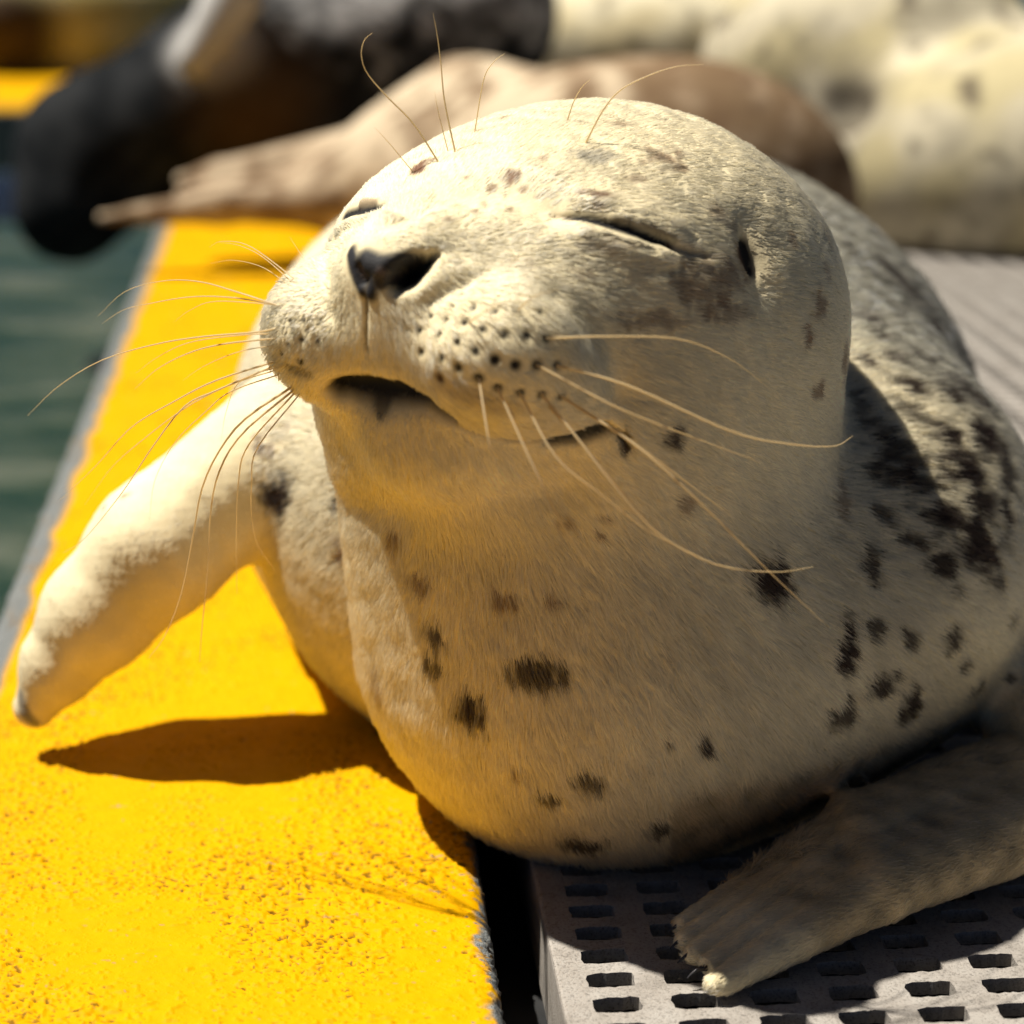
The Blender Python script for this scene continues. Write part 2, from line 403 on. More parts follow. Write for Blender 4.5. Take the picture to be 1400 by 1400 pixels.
def vnormals(V, Q):
    d1 = V[Q[:, 2]] - V[Q[:, 0]]; d2 = V[Q[:, 3]] - V[Q[:, 1]]; fn = np.cross(d1, d2)
    out = np.zeros_like(V)
    for k in range(4):
        for c in range(3): out[:, c] += np.bincount(Q[:, k], fn[:, c], len(V))
    return out / (np.linalg.norm(out, axis=1)[:, None] + 1e-9)

# ------------------------------------------------------------------ the seal in front
# head frame: forward to the muzzle, side, up (in camera axes, then world)
YAW, ROLL, HP = math.radians(34.5), math.radians(8), math.radians(0)
def cam2w(v): return np.array([v[0], v[1] * sp + v[2] * cp, v[1] * cp - v[2] * sp])
fh = np.array([-math.sin(YAW), 0, -math.cos(YAW)]); lh = np.array([math.cos(YAW), 0, -math.sin(YAW)]); uh = np.array([0, 1.0, 0])
lh, uh = lh * math.cos(ROLL) - uh * math.sin(ROLL), uh * math.cos(ROLL) + lh * math.sin(ROLL)
fh, uh = fh * math.cos(HP) + uh * math.sin(HP), uh * math.cos(HP) - fh * math.sin(HP)
FH, LH, UH = cam2w(fh), cam2w(lh), cam2w(uh)
HC = at(800, 405, 3000); HR = np.stack([FH, LH, UH], 1)
def hd(f, l, u): return HC + FH * f + LH * l + UH * u

LFN = [at(415, 585, 3480), at(215, 752, 3380), at(132, 842, 3395), at(82, 908, 3410), at(48, 966, 3425)]
def seal_sdf(P):
    # head
    d = ell(P, hd(-35, 30, -2), (335, 330, 272), HR)
    d = smin(d, ell(P, hd(160, 0, 18), (235, 290, 180), HR), 80)
    for s in (-1, 1): d = smin(d, ell(P, hd(110, s * 165, -115), (195, 150, 165), HR), 80)
    mz = ell(P, hd(355, 0, 5), (150, 92, 78), HR)
    for s in (-1, 1): mz = smin(mz, ell(P, hd(362, s * 130, -92), (128, 118, 104), HR), 75)
    mz = smin(mz, ell(P, hd(440, 0, -20), (62, 70, 60), HR), 40)
    mz = smin(mz, ell(P, hd(378, 0, -95), (98, 135, 84), HR), 50)
    mz = smin(mz, ell(P, hd(388, 0, -55), (86, 118, 72), HR), 45)
    d = smin(d, mz, 75)
    jaw = ell(P, hd(262, 0, -205), (150, 112, 100), HR)
    d = smin(d, jaw, 82)
    # throat column and chest
    nk = cone(P, (90, 2995, 700), (155, 3005, 320), 365, 402)
    d = smin(d, nk, 120)
    sh = ell(P, (95, 3330, 370), (480, 420, 385))
    sh = smin(sh, ell(P, (180, 4000, 345), (735, 1130, 572)), 160)
    sh = smin(sh, cone(P, (200, 4700, 330), (260, 5900, 130), 380, 120), 200)
    sh = smin(sh, ell(P, (490, 3300, 350), (392, 430, 350)), 110)
    sh = smin(sh, ell(P, (390, 3160, 330), (420, 400, 335)), 120)
    d = smin(d, sh, 14 + 150 * np.clip((P[:, 0] - 20) / 260, 0, 1) * (.12 + .88 * np.clip((640 - P[:, 2]) / 260, 0, 1)))
    # fore flipper held out over the beam
    n0, n1, n2, n3, n4 = LFN
    fl = cone(P, n0, n1, 118, 110)
    fl = smin(fl, cone(P, n1, n2, 110, 90), 30)
    fl = smin(fl, cone(P, n2, n3, 90, 64), 30)
    fl = smin(fl, cone(P, n3, n4, 64, 36), 20)
    o_ = np.array([18., 78., 6.]); fl = smin(fl, smin(cone(P, n1 + o_, n2 + o_, 92, 74), cone(P, n2 + o_, n3 + o_ * .8, 74, 40), 20), 50)
    d = smin(d, fl, 60)
    # fore flipper folded on the grating
    fr = cone(P, (860, 3200, 190), (850, 2840, 105), 125, 85)
    for k, (tx, ty) in enumerate(FTIP):
        u = k / 4
        b = np.array([842 - 40 * u, 2930 - 180 * u, 92.]); t_ = np.array([tx, ty, 20.])
        m = b * .45 + t_ * .55 + np.array([0, 0, 26 + 22 * math.sin(math.pi * min(1, u + .15))])
        fr = smin(fr, smin(cone(P, b, m, 66, 46), cone(P, m, t_, 46, 17), 16), 4)
    d = smin(d, fr, 60)
    return smax(d, -(P[:, 2] - 3.0), 14)          # lies flat on the deck
FTIP = [tuple(on_ground(x, y, 24)[:2]) for x, y in ((938, 1262), (940, 1284), (950, 1304), (964, 1324), (982, 1343))]
V, Q = nets(seal_sdf, (-900, 2350, -40), (1100, 6100, 1150), 20.0)
V = relax(V, Q, seal_sdf, 8)
V, Q = subdivide(V, Q, seal_sdf); V = relax(V, Q, seal_sdf, 3); V, Q = subdivide(V, Q, seal_sdf); V = relax(V, Q, seal_sdf, 3)
BV = BVHTree.FromPolygons(V.tolist(), Q.tolist())
EYE = Vector((0, 0, HCAM))
def hit(px, py):
    d = Vector(at(px, py, 1000.0)) - EYE
    r = BV.ray_cast(EYE, d.normalized())
    return None if r[0] is None else (np.array(r[0]), np.array(r[1]))
NRM = vnormals(V, Q)
DISP = np.zeros(len(V), np.float32)
COAT = np.zeros((len(V), 3), np.float32); GLOSS = np.zeros(len(V), np.float32); BALD = np.zeros(len(V), np.float32); SHORT = np.zeros(len(V), np.float32)
CREAM = np.array([.76, .645, .40]); 
def polydist(pts, rad):
    """distance / local radius from every vertex to a polyline of points with radii"""
    best = np.full(len(V), 9.0, np.float32)
    pts = np.array(pts); rad = np.array(rad, float)
    lo = pts.min(0) - 3 * rad.max(); hi = pts.max(0) + 3 * rad.max()
    m = np.where(((V > lo) & (V < hi)).all(1))[0]; P = V[m]; b = np.full(len(m), 9.0)
    if len(pts) == 1: b = np.linalg.norm(P - pts[0], axis=1) / rad[0]
    for a, c, ra, rc in zip(pts[:-1], pts[1:], rad[:-1], rad[1:]):
        ac = c - a; t = np.clip((P - a) @ ac / max(ac @ ac, 1e-6), 0, 1)
        b = np.minimum(b, np.linalg.norm(P - a - t[:, None] * ac, axis=1) / (ra + t * (rc - ra)))
    best[m] = b
    return best
def stroke(px, rad, depth=0, col=None, cs=1.0, bald=0, gloss=0, warp=0.0):
    pts = [hit(*p) for p in px]; ok = [k for k, p in enumerate(pts) if p is not None]
    if not ok: return
    rad = rad if hasattr(rad, '__len__') else [rad] * len(px)
    q = polydist([pts[k][0] for k in ok], [rad[k] for k in ok])
    if warp: q = q + warp * NZ_A(V) * .5
    g = np.exp(-q * q)
    if depth: DISP[:] += depth * g
    s = np.clip((1.25 - q) / .7, 0, 1)
    if col is not None: COAT[:] = COAT * (1 - (s * cs)[:, None]) + np.asarray(col) * (s * cs)[:, None]
    if bald:
        BALD[:] = np.maximum(BALD, np.clip((1.45 - q) / .4, 0, 1) * bald); SHORT[:] = np.maximum(SHORT, np.clip((3.2 - q) / 1.6, 0, 1))
    if gloss: GLOSS[:] = np.maximum(GLOSS, s * gloss)
NZ_A = Noise(22, 10, 3); NZ_B = Noise(60, 10, 5); NZ_C = Noise(220, 8, 6)

# base coat: cream, greyer and darker over the back and flanks, mottled
n_b, n_c = NZ_B(V), NZ_C(V)
back = np.clip((V[:, 1] - 3060 + 60 * n_c) / 200, 0, 1) * np.clip((V[:, 0] - 330) / 170, 0, 1)
COAT[:] = CREAM * (1 + .06 * n_c + .05 * n_b)[:, None]
GREY = np.array([.33, .31, .235])
COAT[:] = COAT * (1 - .75 * back[:, None]) + GREY * (.75 * back)[:, None]
st = np.clip((n_b * .8 + NZ_A(V) * .7 - .02) / .35, 0, 1) * back * np.clip((V[:, 2] - 250) / 150, 0, 1)
COAT[:] = COAT * (1 - .8 * st[:, None]) + np.array([.035, .03, .026]) * (.8 * st)[:, None]

hand = st_ = np.clip((2960 - V[:, 1]) / 60, 0, 1) * np.clip((190 - V[:, 2]) / 30, 0, 1) * np.clip((V[:, 0] + .9 * V[:, 1] - 2560) / 90, 0, 1) * (V[:, 0] > 230)
COAT[:] = COAT * (1 - .8 * hand[:, None]) + np.array([.42, .31, .16]) * ((.8 + .25 * n_b) * hand)[:, None]
BR, DK = np.array([.15, .065, .028]), np.array([.028, .016, .010]); GR = np.array([.16, .15, .13])
# x, y, half width, half height, strength, colour
spots = [(575,228,14,10,.9,BR),(640,240,6,4,.6,BR),(672,250,5,4,.6,BR),(730,262,6,5,.6,BR),(760,240,5,4,.5,BR),(612,300,7,4,.6,BR),(502,250,9,6,.5,BR),(590,287,15,6,.6,BR),(650,285,10,7,.5,BR),(700,237,12,7,.75,BR),(713,252,9,5,.6,BR),
 (697,280,6,6,.6,BR),(660,272,6,8,.5,BR),(625,270,10,5,.4,BR),(743,215,5,5,.6,BR),(810,213,30,12,.5,GR),(910,218,30,15,.55,BR),(925,210,12,8,.6,BR),
 (870,243,14,6,.4,BR),(815,268,18,7,.7,BR),(820,285,8,6,.5,BR),(835,338,30,10,.3,BR),(715,358,18,8,.25,BR),(795,375,14,8,.35,BR),(690,160,10,5,.5,BR),
 (850,170,14,5,.5,BR),(960,385,46,32,.42,BR),(990,368,25,20,.35,BR),(895,438,45,14,.45,BR),(1000,430,25,15,.45,BR),(985,292,14,10,.4,BR),(950,400,26,14,.25,BR),
 (1005,305,10,10,.35,BR),(1122,418,10,16,.6,BR),(1107,462,8,12,.65,BR),(1155,500,8,18,.6,BR),(1120,535,11,9,.6,BR),(1085,330,6,12,.5,BR),
 (1130,320,8,12,.4,BR),(1130,370,8,10,.4,BR),(925,600,12,15,.8,DK),(940,690,14,10,.5,BR),(1057,795,32,30,.92,DK),(1155,690,10,28,.5,BR),
 (856,605,8,20,.75,DK),(775,718,14,10,.5,BR),(820,735,10,6,.6,BR),(830,708,10,6,.5,BR),(755,825,12,10,.6,BR),(690,825,18,10,.6,BR),(735,925,38,22,.75,DK),
 (645,975,22,22,.8,DK),(597,875,18,14,.75,DK),(590,915,12,12,.7,DK),(575,805,14,14,.6,BR),(540,745,12,14,.6,BR),(810,1075,20,18,.7,DK),(750,1095,20,8,.7,DK),
 (965,1025,10,16,.8,DK),(915,1020,8,8,.6,DK),(800,1155,30,15,.75,DK),(900,1135,16,12,.75,DK),(705,1065,8,8,.5,BR),(920,905,10,8,.35,BR),
 (1160,860,10,22,.85,DK),(1160,900,15,22,.88,DK),(1200,860,10,14,.75,DK),(1245,875,12,16,.75,DK),(1305,880,14,14,.8,DK),(1320,910,8,8,.7,DK),(1335,945,9,10,.7,DK),
 (1385,930,10,10,.7,DK),(1205,940,22,12,.8,DK),(1245,965,16,22,.88,DK),(1155,980,18,18,.75,DK),(1195,775,13,26,.75,DK),(1385,850,8,10,.6,DK),
 (383,680,18,25,.92,DK),(360,612,14,10,.6,BR),(350,598,8,6,.5,BR),(458,695,8,10,.7,DK),(474,766,12,10,.65,BR),(462,742,8,6,.5,BR),(517,945,12,15,.5,BR),
 (172,677,7,4,.6,DK),(142,694,5,4,.6,DK),(108,738,5,4,.6,BR),(165,750,4,4,.5,BR),(126,690,12,6,.55,DK),(390,585,5,5,.4,BR),
 (1235,392,30,15,.8,DK),(1215,370,22,12,.75,DK),(1250,420,20,10,.6,DK),(1277,450,12,13,.9,DK),(1190,440,18,14,.9,DK),(1185,497,14,14,.85,DK),(1228,493,16,11,.8,DK),
 (1300,595,30,15,.75,DK),(1330,545,35,25,.75,DK),(1230,620,40,24,.75,DK),(1215,650,30,18,.75,DK),(1300,600,20,20,.8,DK),(1290,708,40,18,.92,DK),(1345,690,24,24,.92,DK),
 (1376,710,10,26,.85,DK),(1345,762,30,20,.9,DK),(1290,775,25,18,.8,DK),(1372,640,18,36,.75,DK),(1296,648,18,14,.75,DK),(1340,610,16,14,.7,DK),(1240,560,30,14,.6,DK),(1320,500,30,14,.6,DK),(1182,560,14,28,.6,DK),(1205,590,26,16,.6,DK),(1262,662,36,16,.75,DK),(1322,642,30,22,.9,DK),(1250,530,26,13,.8,DK),
 (1300,540,24,14,.8,DK),(1352,600,24,22,.85,DK),(1212,705,18,16,.7,DK),(1330,722,26,13,.85,DK),(1262,742,24,12,.75,DK),(1205,462,16,10,.7,DK),(1262,492,18,10,.75,DK),(1312,470,22,10,.7,DK),(1342,520,20,16,.75,DK),(1290,430,16,9,.7,DK),(1310,810,16,10,.6,DK),(1365,800,14,14,.7,DK)]
right = np.array([1.0, 0, 0])
for (x, y, rx, ry, stg, c) in spots:
    hh = hit(x, y)
    if hh is None: continue
    p, n = hh; dep = (p[1] * cp - (p[2] - HCAM) * sp) / FPX
    tx = right - n * (n @ right); tx /= np.linalg.norm(tx) + 1e-9; ty = np.cross(n, tx)
    rx, ry, stg = rx * 1.05, ry * 1.05, min(1, stg * 1.22); rmax = 2.2 * max(rx, ry) * dep
    m = np.where((np.abs(V - p) < rmax).all(1))[0]; q = V[m] - p
    # foreshortened sides: widen the spot on the slanted surface
    view = (EYE.to_tuple() - p); view /= np.linalg.norm(view); fs = max(.35, abs(n @ view))
    a = q @ tx / (rx * dep / max(.45, math.sqrt(1 - min(.8, n[0] ** 2)))); b = q @ ty / (ry * dep / fs ** .5)
    d = np.sqrt(a * a + b * b + ((q @ n) / rmax * 2) ** 2) + .38 * NZ_A(V[m]) + .22 * NZ_B(V[m])
    s = np.clip((1.25 - d) / .6, 0, 1) * stg
    COAT[m] = COAT[m] * (1 - s[:, None]) + c * s[:, None]

BLK = np.array([.012, .011, .011])
# eyes: closed slits with lid and brow relief
stroke([(775, 293), (812, 301), (850, 312), (890, 326), (918, 335)], [4.5, 6, 8, 8, 4.5], -6, BLK, 1, 1)
stroke([(800, 318), (850, 335), (905, 350)], [16, 18, 16], 5)
stroke([(790, 272), (850, 287), (915, 308)], [18, 22, 18], 6)
stroke([(840, 299), (880, 308), (920, 326)], [5, 7, 6], 3, DK, .55)
stroke([(916, 336), (945, 346), (965, 350)], [6, 5, 4], -4, BR, .5)
stroke([(776, 293), (758, 287)], [5, 4], -4, BR, .4)
stroke([(812, 322), (850, 334), (895, 346)], [4, 4, 4], -2.5)
stroke([(930, 365), (905, 372)], [5, 4], -2.5)
stroke([(470, 294), (495, 288), (521, 282)], [8, 10, 7], -5, BLK, 1, 1)
stroke([(472, 285), (495, 278), (515, 276)], [8, 8, 5], 4, BR, .6)
stroke([(476, 308), (500, 303), (525, 296)], [16, 18, 14], 7)
# frown hollow and crease beside the bridge of the nose
stroke([(530, 300), (600, 268), (690, 262), (750, 285)], [22, 30, 34, 26], -14)
stroke([(452, 330), (500, 305), (560, 285)], [12, 12, 12], -8)
# nose pad, nostrils, septum
stroke([(482, 345), (488, 370), (498, 398)], [12, 14, 10], 3, (.022, .021, .024), 1, 1, .25)
stroke([(500, 366), (508, 402)], [20, 11], 3, (.022, .021, .024), 1, 1, .25)
stroke([(520, 368), (548, 354), (580, 349)], [12, 11, 7], 3, (.026, .024, .025), 1, 1, .2)
stroke([(500, 352), (520, 362), (540, 358)], [13, 15, 11], 2, (.022, .021, .022), 1, 1, .2)
stroke([(541, 390), (556, 376), (574, 360), (596, 346)], [9, 15, 13, 5], -34, BLK, 1, 1)
stroke([(545, 386), (560, 372), (578, 358)], [7, 12, 8], -30, BLK, 1, 1)
stroke([(492, 366), (496, 384)], [6, 6], -14, BLK, .9, 1)
stroke([(492, 366), (495, 378)], [4, 4], 2, (.17, .135, .115), .8, 1)
stroke([(522, 372), (526, 380)], [6, 6], 2, (.15, .115, .10), .8, 1)
stroke([(503, 378), (500, 398), (500, 430), (501, 478)], [5, 4, 3, 2.5], -5, (.07, .055, .035), .75, .5)
stroke([(520, 388), (532, 384), (540, 376)], [10, 10, 9], 0, (.03, .026, .025), 1, 1, .5)
stroke([(588, 412), (615, 398), (640, 384)], [12, 14, 10], -5)
stroke([(575, 395), (610, 375), (640, 365)], [14, 16, 14], 3)
stroke([(448, 345), (446, 380), (450, 430)], [12, 14, 16], -6)
# mouth
LIP = (.018, .016, .015)
stroke([(452, 543), (462, 537), (474, 537), (505, 538), (545, 543), (580, 553), (612, 574)], [11, 17, 21, 22, 19, 13, 8], -30, LIP, 1, 1)
stroke([(508, 545), (514, 558), (516, 568)], [24, 18, 10], -3, LIP, .75, .5)
stroke([(612, 574), (650, 592), (700, 603), (750, 603), (790, 597), (826, 586)], [5, 4, 4, 7, 10, 8], -10, (.10, .07, .04), .7, .5)
stroke([(752, 608), (790, 601), (824, 590)], [7, 12, 9], -10, (.05, .052, .045), .95, .85, .3)
stroke([(826, 586), (845, 592), (856, 612)], [6, 5, 5], -7, DK, .8)
stroke([(450, 620), (520, 640), (600, 640), (660, 640)], [40, 46, 46, 40], 5)
stroke([(470, 690), (560, 692), (660, 680), (760, 665)], [30, 32, 32, 28], -7)
# ear opening: shadow of the pit and its soft side painted in
stroke([(1022, 315), (1032, 345), (1042, 385)], [30, 34, 30], -9)
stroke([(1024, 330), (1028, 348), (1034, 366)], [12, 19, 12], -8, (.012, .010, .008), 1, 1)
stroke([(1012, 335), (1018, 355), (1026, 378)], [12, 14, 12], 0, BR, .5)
# cheek furrow behind the whisker pad, neck folds
stroke([(760, 400), (800, 440), (835, 480), (850, 540)], [22, 26, 26, 24], -12)
stroke([(470, 690), (505, 780), (525, 880), (560, 980)], [14, 16, 18, 18], 0)
stroke([(28, 950), (34, 975), (48, 990)], [12, 12, 10], 0, (.10, .095, .09), .8)
# whisker follicles
dots = [(629,401,2.5),(663,401,2.5),(618,417,2.5),(646,420,4),(676,425,4),(707,424,4),(738,425,3),(588,432,3),(609,436,3),(634,440,5),(659,450,5),
 (689,457,6),(720,459,7),(747,462,6),(573,451,4),(600,456,4),(624,467,5),(650,479,6),(676,492,8),(705,499,8),(734,499,8),(575,481,5),(603,489,5),
 (626,502,7),(600,517,8),(654,517,8),(680,531,7),(711,538,7),(741,540,7),(768,543,7),(762,500,6),
 (396,438,3),(416,436,3),(436,438,3),(394,472,4),(412,464,4),(434,466,4),(384,484,4),(410,496,6),(376,504,5),(400,450,3),(420,452,3)]
for x, y, r in dots: stroke([(x, y)], r * .92 + .8, -3, (.012, .009, .007), 1, 1)
stroke([(600, 520), (650, 545), (700, 560)], [18, 18, 16], 0, BR, .35)
stroke([(395, 505), (420, 512)], [10, 9], -3, DK, .6)

V = V + NRM * DISP[:, None]
V += NRM * ((NZ_B(V) * .8 + NZ_A(V) * .3) * (1 - np.clip(GLOSS, 0, 1)))[:, None]
NRM = vnormals(V, Q)
root = link('seal', None); root.location = (0, 0, 0)
tag(root, 'cream spotted seal squinting with chin raised, one flipper held over the yellow beam', 'seal')
body = np_mesh('body', V, Q, M_COAT, root)
set_color(body.data, 'coat', COAT)
ga = body.data.attributes.new('gloss', 'FLOAT', 'POINT'); ga.data.foreach_set('value', GLOSS)

# ------------------------------------------------------------------ fur
NOSE = hd(500, 0, 10).astype(np.float32)
def fur(count):
    T = np.concatenate([Q[:, [0, 1, 2]], Q[:, [0, 2, 3]]])
    A, B, C = V[T[:, 0]], V[T[:, 1]], V[T[:, 2]]; ar = .5 * np.linalg.norm(np.cross(B - A, C - A), axis=1); cen = (A + B + C) / 3
    dens = np.where(cen[:, 1] < 3250, 1.0, np.where(cen[:, 1] < 3900, .7, .12)).astype(np.float32)
    headish = np.linalg.norm(cen - HC, axis=1) < 470
    dens *= np.where(headish, 1.35, 1.0); dens *= np.where(cen[:, 2] < 12, .05, 1)
    dens *= 1 - .97 * BALD[T].max(1)
    wgt = ar * dens; t = rng.choice(len(T), count, p=wgt / wgt.sum())
    u, v = rng.random(count), rng.random(count); f = u + v > 1; u[f], v[f] = 1 - u[f], 1 - v[f]
    wa = (1 - u - v).astype(np.float32)[:, None]; wb = u.astype(np.float32)[:, None]; wc = v.astype(np.float32)[:, None]
    mixv = lambda X: X[T[t, 0]] * wa + X[T[t, 1]] * wb + X[T[t, 2]] * wc
    P, n, c = mixv(V), mixv(NRM), mixv(COAT); n /= np.linalg.norm(n, axis=1)[:, None] + 1e-9
    d = P - NOSE; dn = np.linalg.norm(d, axis=1); d /= dn[:, None] + 1e-6
    # trunk: hair lies backwards and down; limbs: towards the tip
    trunk = np.clip((P[:, 1] - 3050) / 250, 0, 1)[:, None] * np.clip((P[:, 0] - 300) / 200, 0, 1)[:, None]
    d = d * (1 - trunk) + trunk * np.array([.55, .45, -.7], np.float32)
    lf = (np.clip((-350 - P[:, 0]) / 80, 0, 1) * (P[:, 1] < 3500))[:, None]
    d = d * (1 - lf) + lf * np.array([-.62, -.1, -.77], np.float32)
    rf = (np.clip((P[:, 1] < 2800) * 1.0, 0, 1) * (P[:, 2] < 190) * (P[:, 0] > 420 - (P[:, 1] < 2600) * 300))[:, None]
    d = d * (1 - rf) + rf * np.array([-.93, -.33, -.12], np.float32)
    k1, k2, k3 = Noise(70, 8, 21), Noise(26, 8, 22), Noise(26, 8, 23)
    jit = np.stack([k1(P) * .16 + k2(P) * .08, k2(P[:, ::-1].copy()) * .08 + k1(P[:, [1, 2, 0]]) * .14, k3(P) * .1], 1)
    d = d + jit + (rng.normal(0, 1, (count, 3)) * (.1 - .035 * np.clip((460 - np.linalg.norm(P - HC, axis=1)) / 80, 0, 1))[:, None]).astype(np.float32)
    d -= n * (d * n).sum(1)[:, None]; d /= np.linalg.norm(d, axis=1)[:, None] + 1e-6
    onhead = np.clip((460 - np.linalg.norm(P - HC, axis=1)) / 80, 0, 1)
    L = 23 * onhead + 30 * (1 - onhead) + 10 * trunk[:, 0]
    L = L * (1 - .55 * np.exp(-(dn / 250) ** 2)) * (1 - .76 * lf[:, 0]) * (1 - .6 * rf[:, 0]) * (1 - .55 * mixv(SHORT[:, None])[:, 0]) * rng.uniform(.65, 1.25, count)
    lift = ((.34 + .2 * rng.random(count)) * (1 - .55 * lf[:, 0]) * (1 - .62 * onhead)).astype(np.float32)
    BV2 = BVHTree.FromPolygons(V.tolist(), Q.tolist()); tip = P + d * (L * .55)[:, None]
    fi = np.array([BV2.find_nearest(q, 40.0)[2] or 0 for q in tip.tolist()]); c = COAT[Q[fi]].mean(1)
    K = 4; pts = np.empty((count, K, 3), np.float32)
    for i in range(K):
        s = i / (K - 1)
        pts[:, i] = P + d * (L * s * (1 - .08 * s))[:, None] + n * (L * lift * (s - .55 * s * s) - .6)[:, None]
    cd = bpy.data.hair_curves.new('fur'); cd.add_curves([K] * count)
    cd.attributes['position'].data.foreach_set('vector', (pts * S).ravel())
    ra = cd.attributes.get('radius') or cd.attributes.new('radius', 'FLOAT', 'POINT')
    base = (.55 * rng.uniform(.7, 1.25, count)).astype(np.float32)[:, None] * np.array([1, .95, .7, .16], np.float32)
    ra.data.foreach_set('value', (base * S).astype(np.float32).ravel())
    c = c * np.exp(trunk[:, :1] * (.95 * Noise(17, 8, 41)(P) + .4 * rng.normal(0, 1, count))[:, None])
    pale_hair = (rng.random(count) < .22 + .3 * (Noise(20, 8, 43)(P) > .45)) & (trunk[:, 0] > .25); c[pale_hair] = c[pale_hair] * .35 + np.array([.42, .38, .27]) * .65  # random paler hairs streak the trunk coat
    c = np.clip(c * rng.normal(1, .1, count)[:, None] * 1.0, .004, .93)
    ha = cd.attributes.new('hcol', 'FLOAT_COLOR', 'CURVE')
    ha.data.foreach_set('color', np.c_[c, np.ones(count)].astype(np.float32).ravel())
    na = cd.attributes.new('snrm', 'FLOAT_VECTOR', 'CURVE'); na.data.foreach_set('vector', n.astype(np.float32).ravel())
    cd.materials.append(M_FUR)
    o = link('fur', cd, root); o['kind'] = 'stuff'
    return o

fur(400000)

# ------------------------------------------------------------------ whiskers and claws
def smooth_path(P, n):
    P = np.asarray(P, float); m = len(P); out = []
    E = np.vstack([2 * P[0] - P[1], P, 2 * P[-1] - P[-2]])
    for s in np.linspace(0, m - 1 - 1e-6, n):
        i = int(s); t = s - i; a, b, c, d = E[i], E[i + 1], E[i + 2], E[i + 3]
        out.append(.5 * (2 * b + (c - a) * t + (2 * a - 5 * b + 4 * c - d) * t * t + (3 * b - a - 3 * c + d) * t ** 3))
    return np.array(out)
def tube(name, path, rad, mat, parent, sides=6):
    n = len(path); T = np.gradient(path, axis=0); T /= np.linalg.norm(T, axis=1)[:, None]
    up = np.array([.3, -.9, .3]); V_ = []
    for p, t, r in zip(path, T, rad):
        a = np.cross(t, up); a /= np.linalg.norm(a); b = np.cross(t, a)
        V_ += [p + r * (math.cos(k) * a + math.sin(k) * b) for k in np.arange(sides) * 2 * math.pi / sides]
    i = np.arange(n * sides).reshape(n, sides)
    Qd = np.stack([i[:-1], np.roll(i, -1, 1)[:-1], np.roll(i, -1, 1)[1:], i[1:]], -1).reshape(-1, 4)
    return np_mesh(name, V_, Qd, mat, parent)
def whisker(px, thick=1.6, swing=60, lift=0):
    x0, y0 = px[0]; h0 = hit(x0, y0)
    for _ in range(12):                                # slide the root onto the muzzle
        if h0 is not None and h0[0][1] < 2850 or y0 < 300: break
        x0 += 5; y0 -= 1; h0 = hit(x0, y0)
    if h0 is None: return
    p0 = h0[0]; dep = p0[1] * cp - (p0[2] - HCAM) * sp
    n = len(px); P = [p0 - h0[1] * 2]
    for k, (x, y) in enumerate(px[1:], 1):
        s = k / (n - 1); dd = dep - lift * math.sin(math.pi * min(1, s * 1.2)) + swing * s ** 1.3
        hh = hit(x, y)
        if hh is not None: dd = min(dd, hh[0][1] * cp - (hh[0][2] - HCAM) * sp - 26 - 55 * s)
        P.append(at(x, y, dd))
    path = smooth_path(P, 22); s = np.linspace(0, 1, 22)
    tube('whisker', path, thick * .92 * (1 - .86 * s ** 1.3), M_WHK, root)
Rw = [[(747,462),(830,460),(930,464),(1000,492),(1050,530)], [(734,499),(833,552),(900,580),(980,610),(1040,632)],
 [(762,500),(860,528),(1000,590),(1080,607),(1140,610),(1166,596)], [(768,543),(870,610),(960,690),(1050,780),(1126,851)],
 [(775,548),(830,582),(880,615),(950,668),(1002,707)], [(741,540),(790,600),(840,665),(900,730),(980,772),(1060,782),(1112,775)],
 [(711,538),(760,625),(820,675),(890,728),(960,762)], [(680,531),(735,650),(785,745),(830,802)],
 [(654,517),(668,600),(680,650),(684,690)], [(750,556),(790,600),(850,672),(905,735)], [(640,440),(665,425),(690,412)], [(707,424),(730,405),(765,396)]]
for k, p in enumerate(Rw): whisker(p, 1.2 if k > 9 else (1.5, 1.7, 2.0, 2.2, 2.0, 2.1, 1.8, 1.7, 1.5, 1.8)[k], (190, 120, 170, 60, 80, 60, 40, 30, 20, 40, 10, 10)[k], 40)
Lw = [[(412,388),(344,338),(304,330),(286,338)], [(402,388),(360,352),(328,336),(300,331)], [(398,392),(360,366),(320,356),(288,360)],
 [(388,420),(320,398),(272,385),(224,384),(172,398),(134,432)], [(386,418),(320,407),(260,406),(200,416),(168,424),(140,442)], [(380,416),(296,412),(260,424),(238,440)],
 [(390,446),(352,454),(280,460),(216,470),(140,492),(80,528),(38,568)], [(384,462),(308,470),(260,482),(216,504),(184,532)], [(386,456),(332,458),(260,468),(216,488),(186,510)],
 [(378,494),(296,520),(240,548),(180,584),(132,636),(82,684)], [(376,500),(296,534),(252,556),(208,612),(168,672),(116,736),(86,756)], [(380,506),(320,524),(256,556),(192,604),(152,640),(116,690)],
 [(384,512),(316,535),(280,564),(240,604),(212,656),(204,712)], [(392,530),(336,572),(300,616),(276,668),(264,732),(248,812),(225,870),(203,900)],
 [(394,534),(332,592),(300,644),(288,700),(284,780),(276,860),(273,905)], [(396,536),(340,608),(326,660),(323,740),(324,812)],
 [(398,538),(352,612),(344,660),(344,704),(352,744),(376,780)], [(445,390),(420,360),(396,324)], [(390,500),(330,520),(310,560),(302,604)], [(392,470),(330,480),(280,500),(250,520)]]
for k, p in enumerate(Lw): whisker(p, .85 * (1.0, .9, .9, 1.4, 1.3, .9, 1.8, 1.7, 1.2, 1.7, 1.8, 1.3, 1.2, 2.3, 2.1, 1.7, 1.3, .9, 1.0, 1.0)[k], 300)
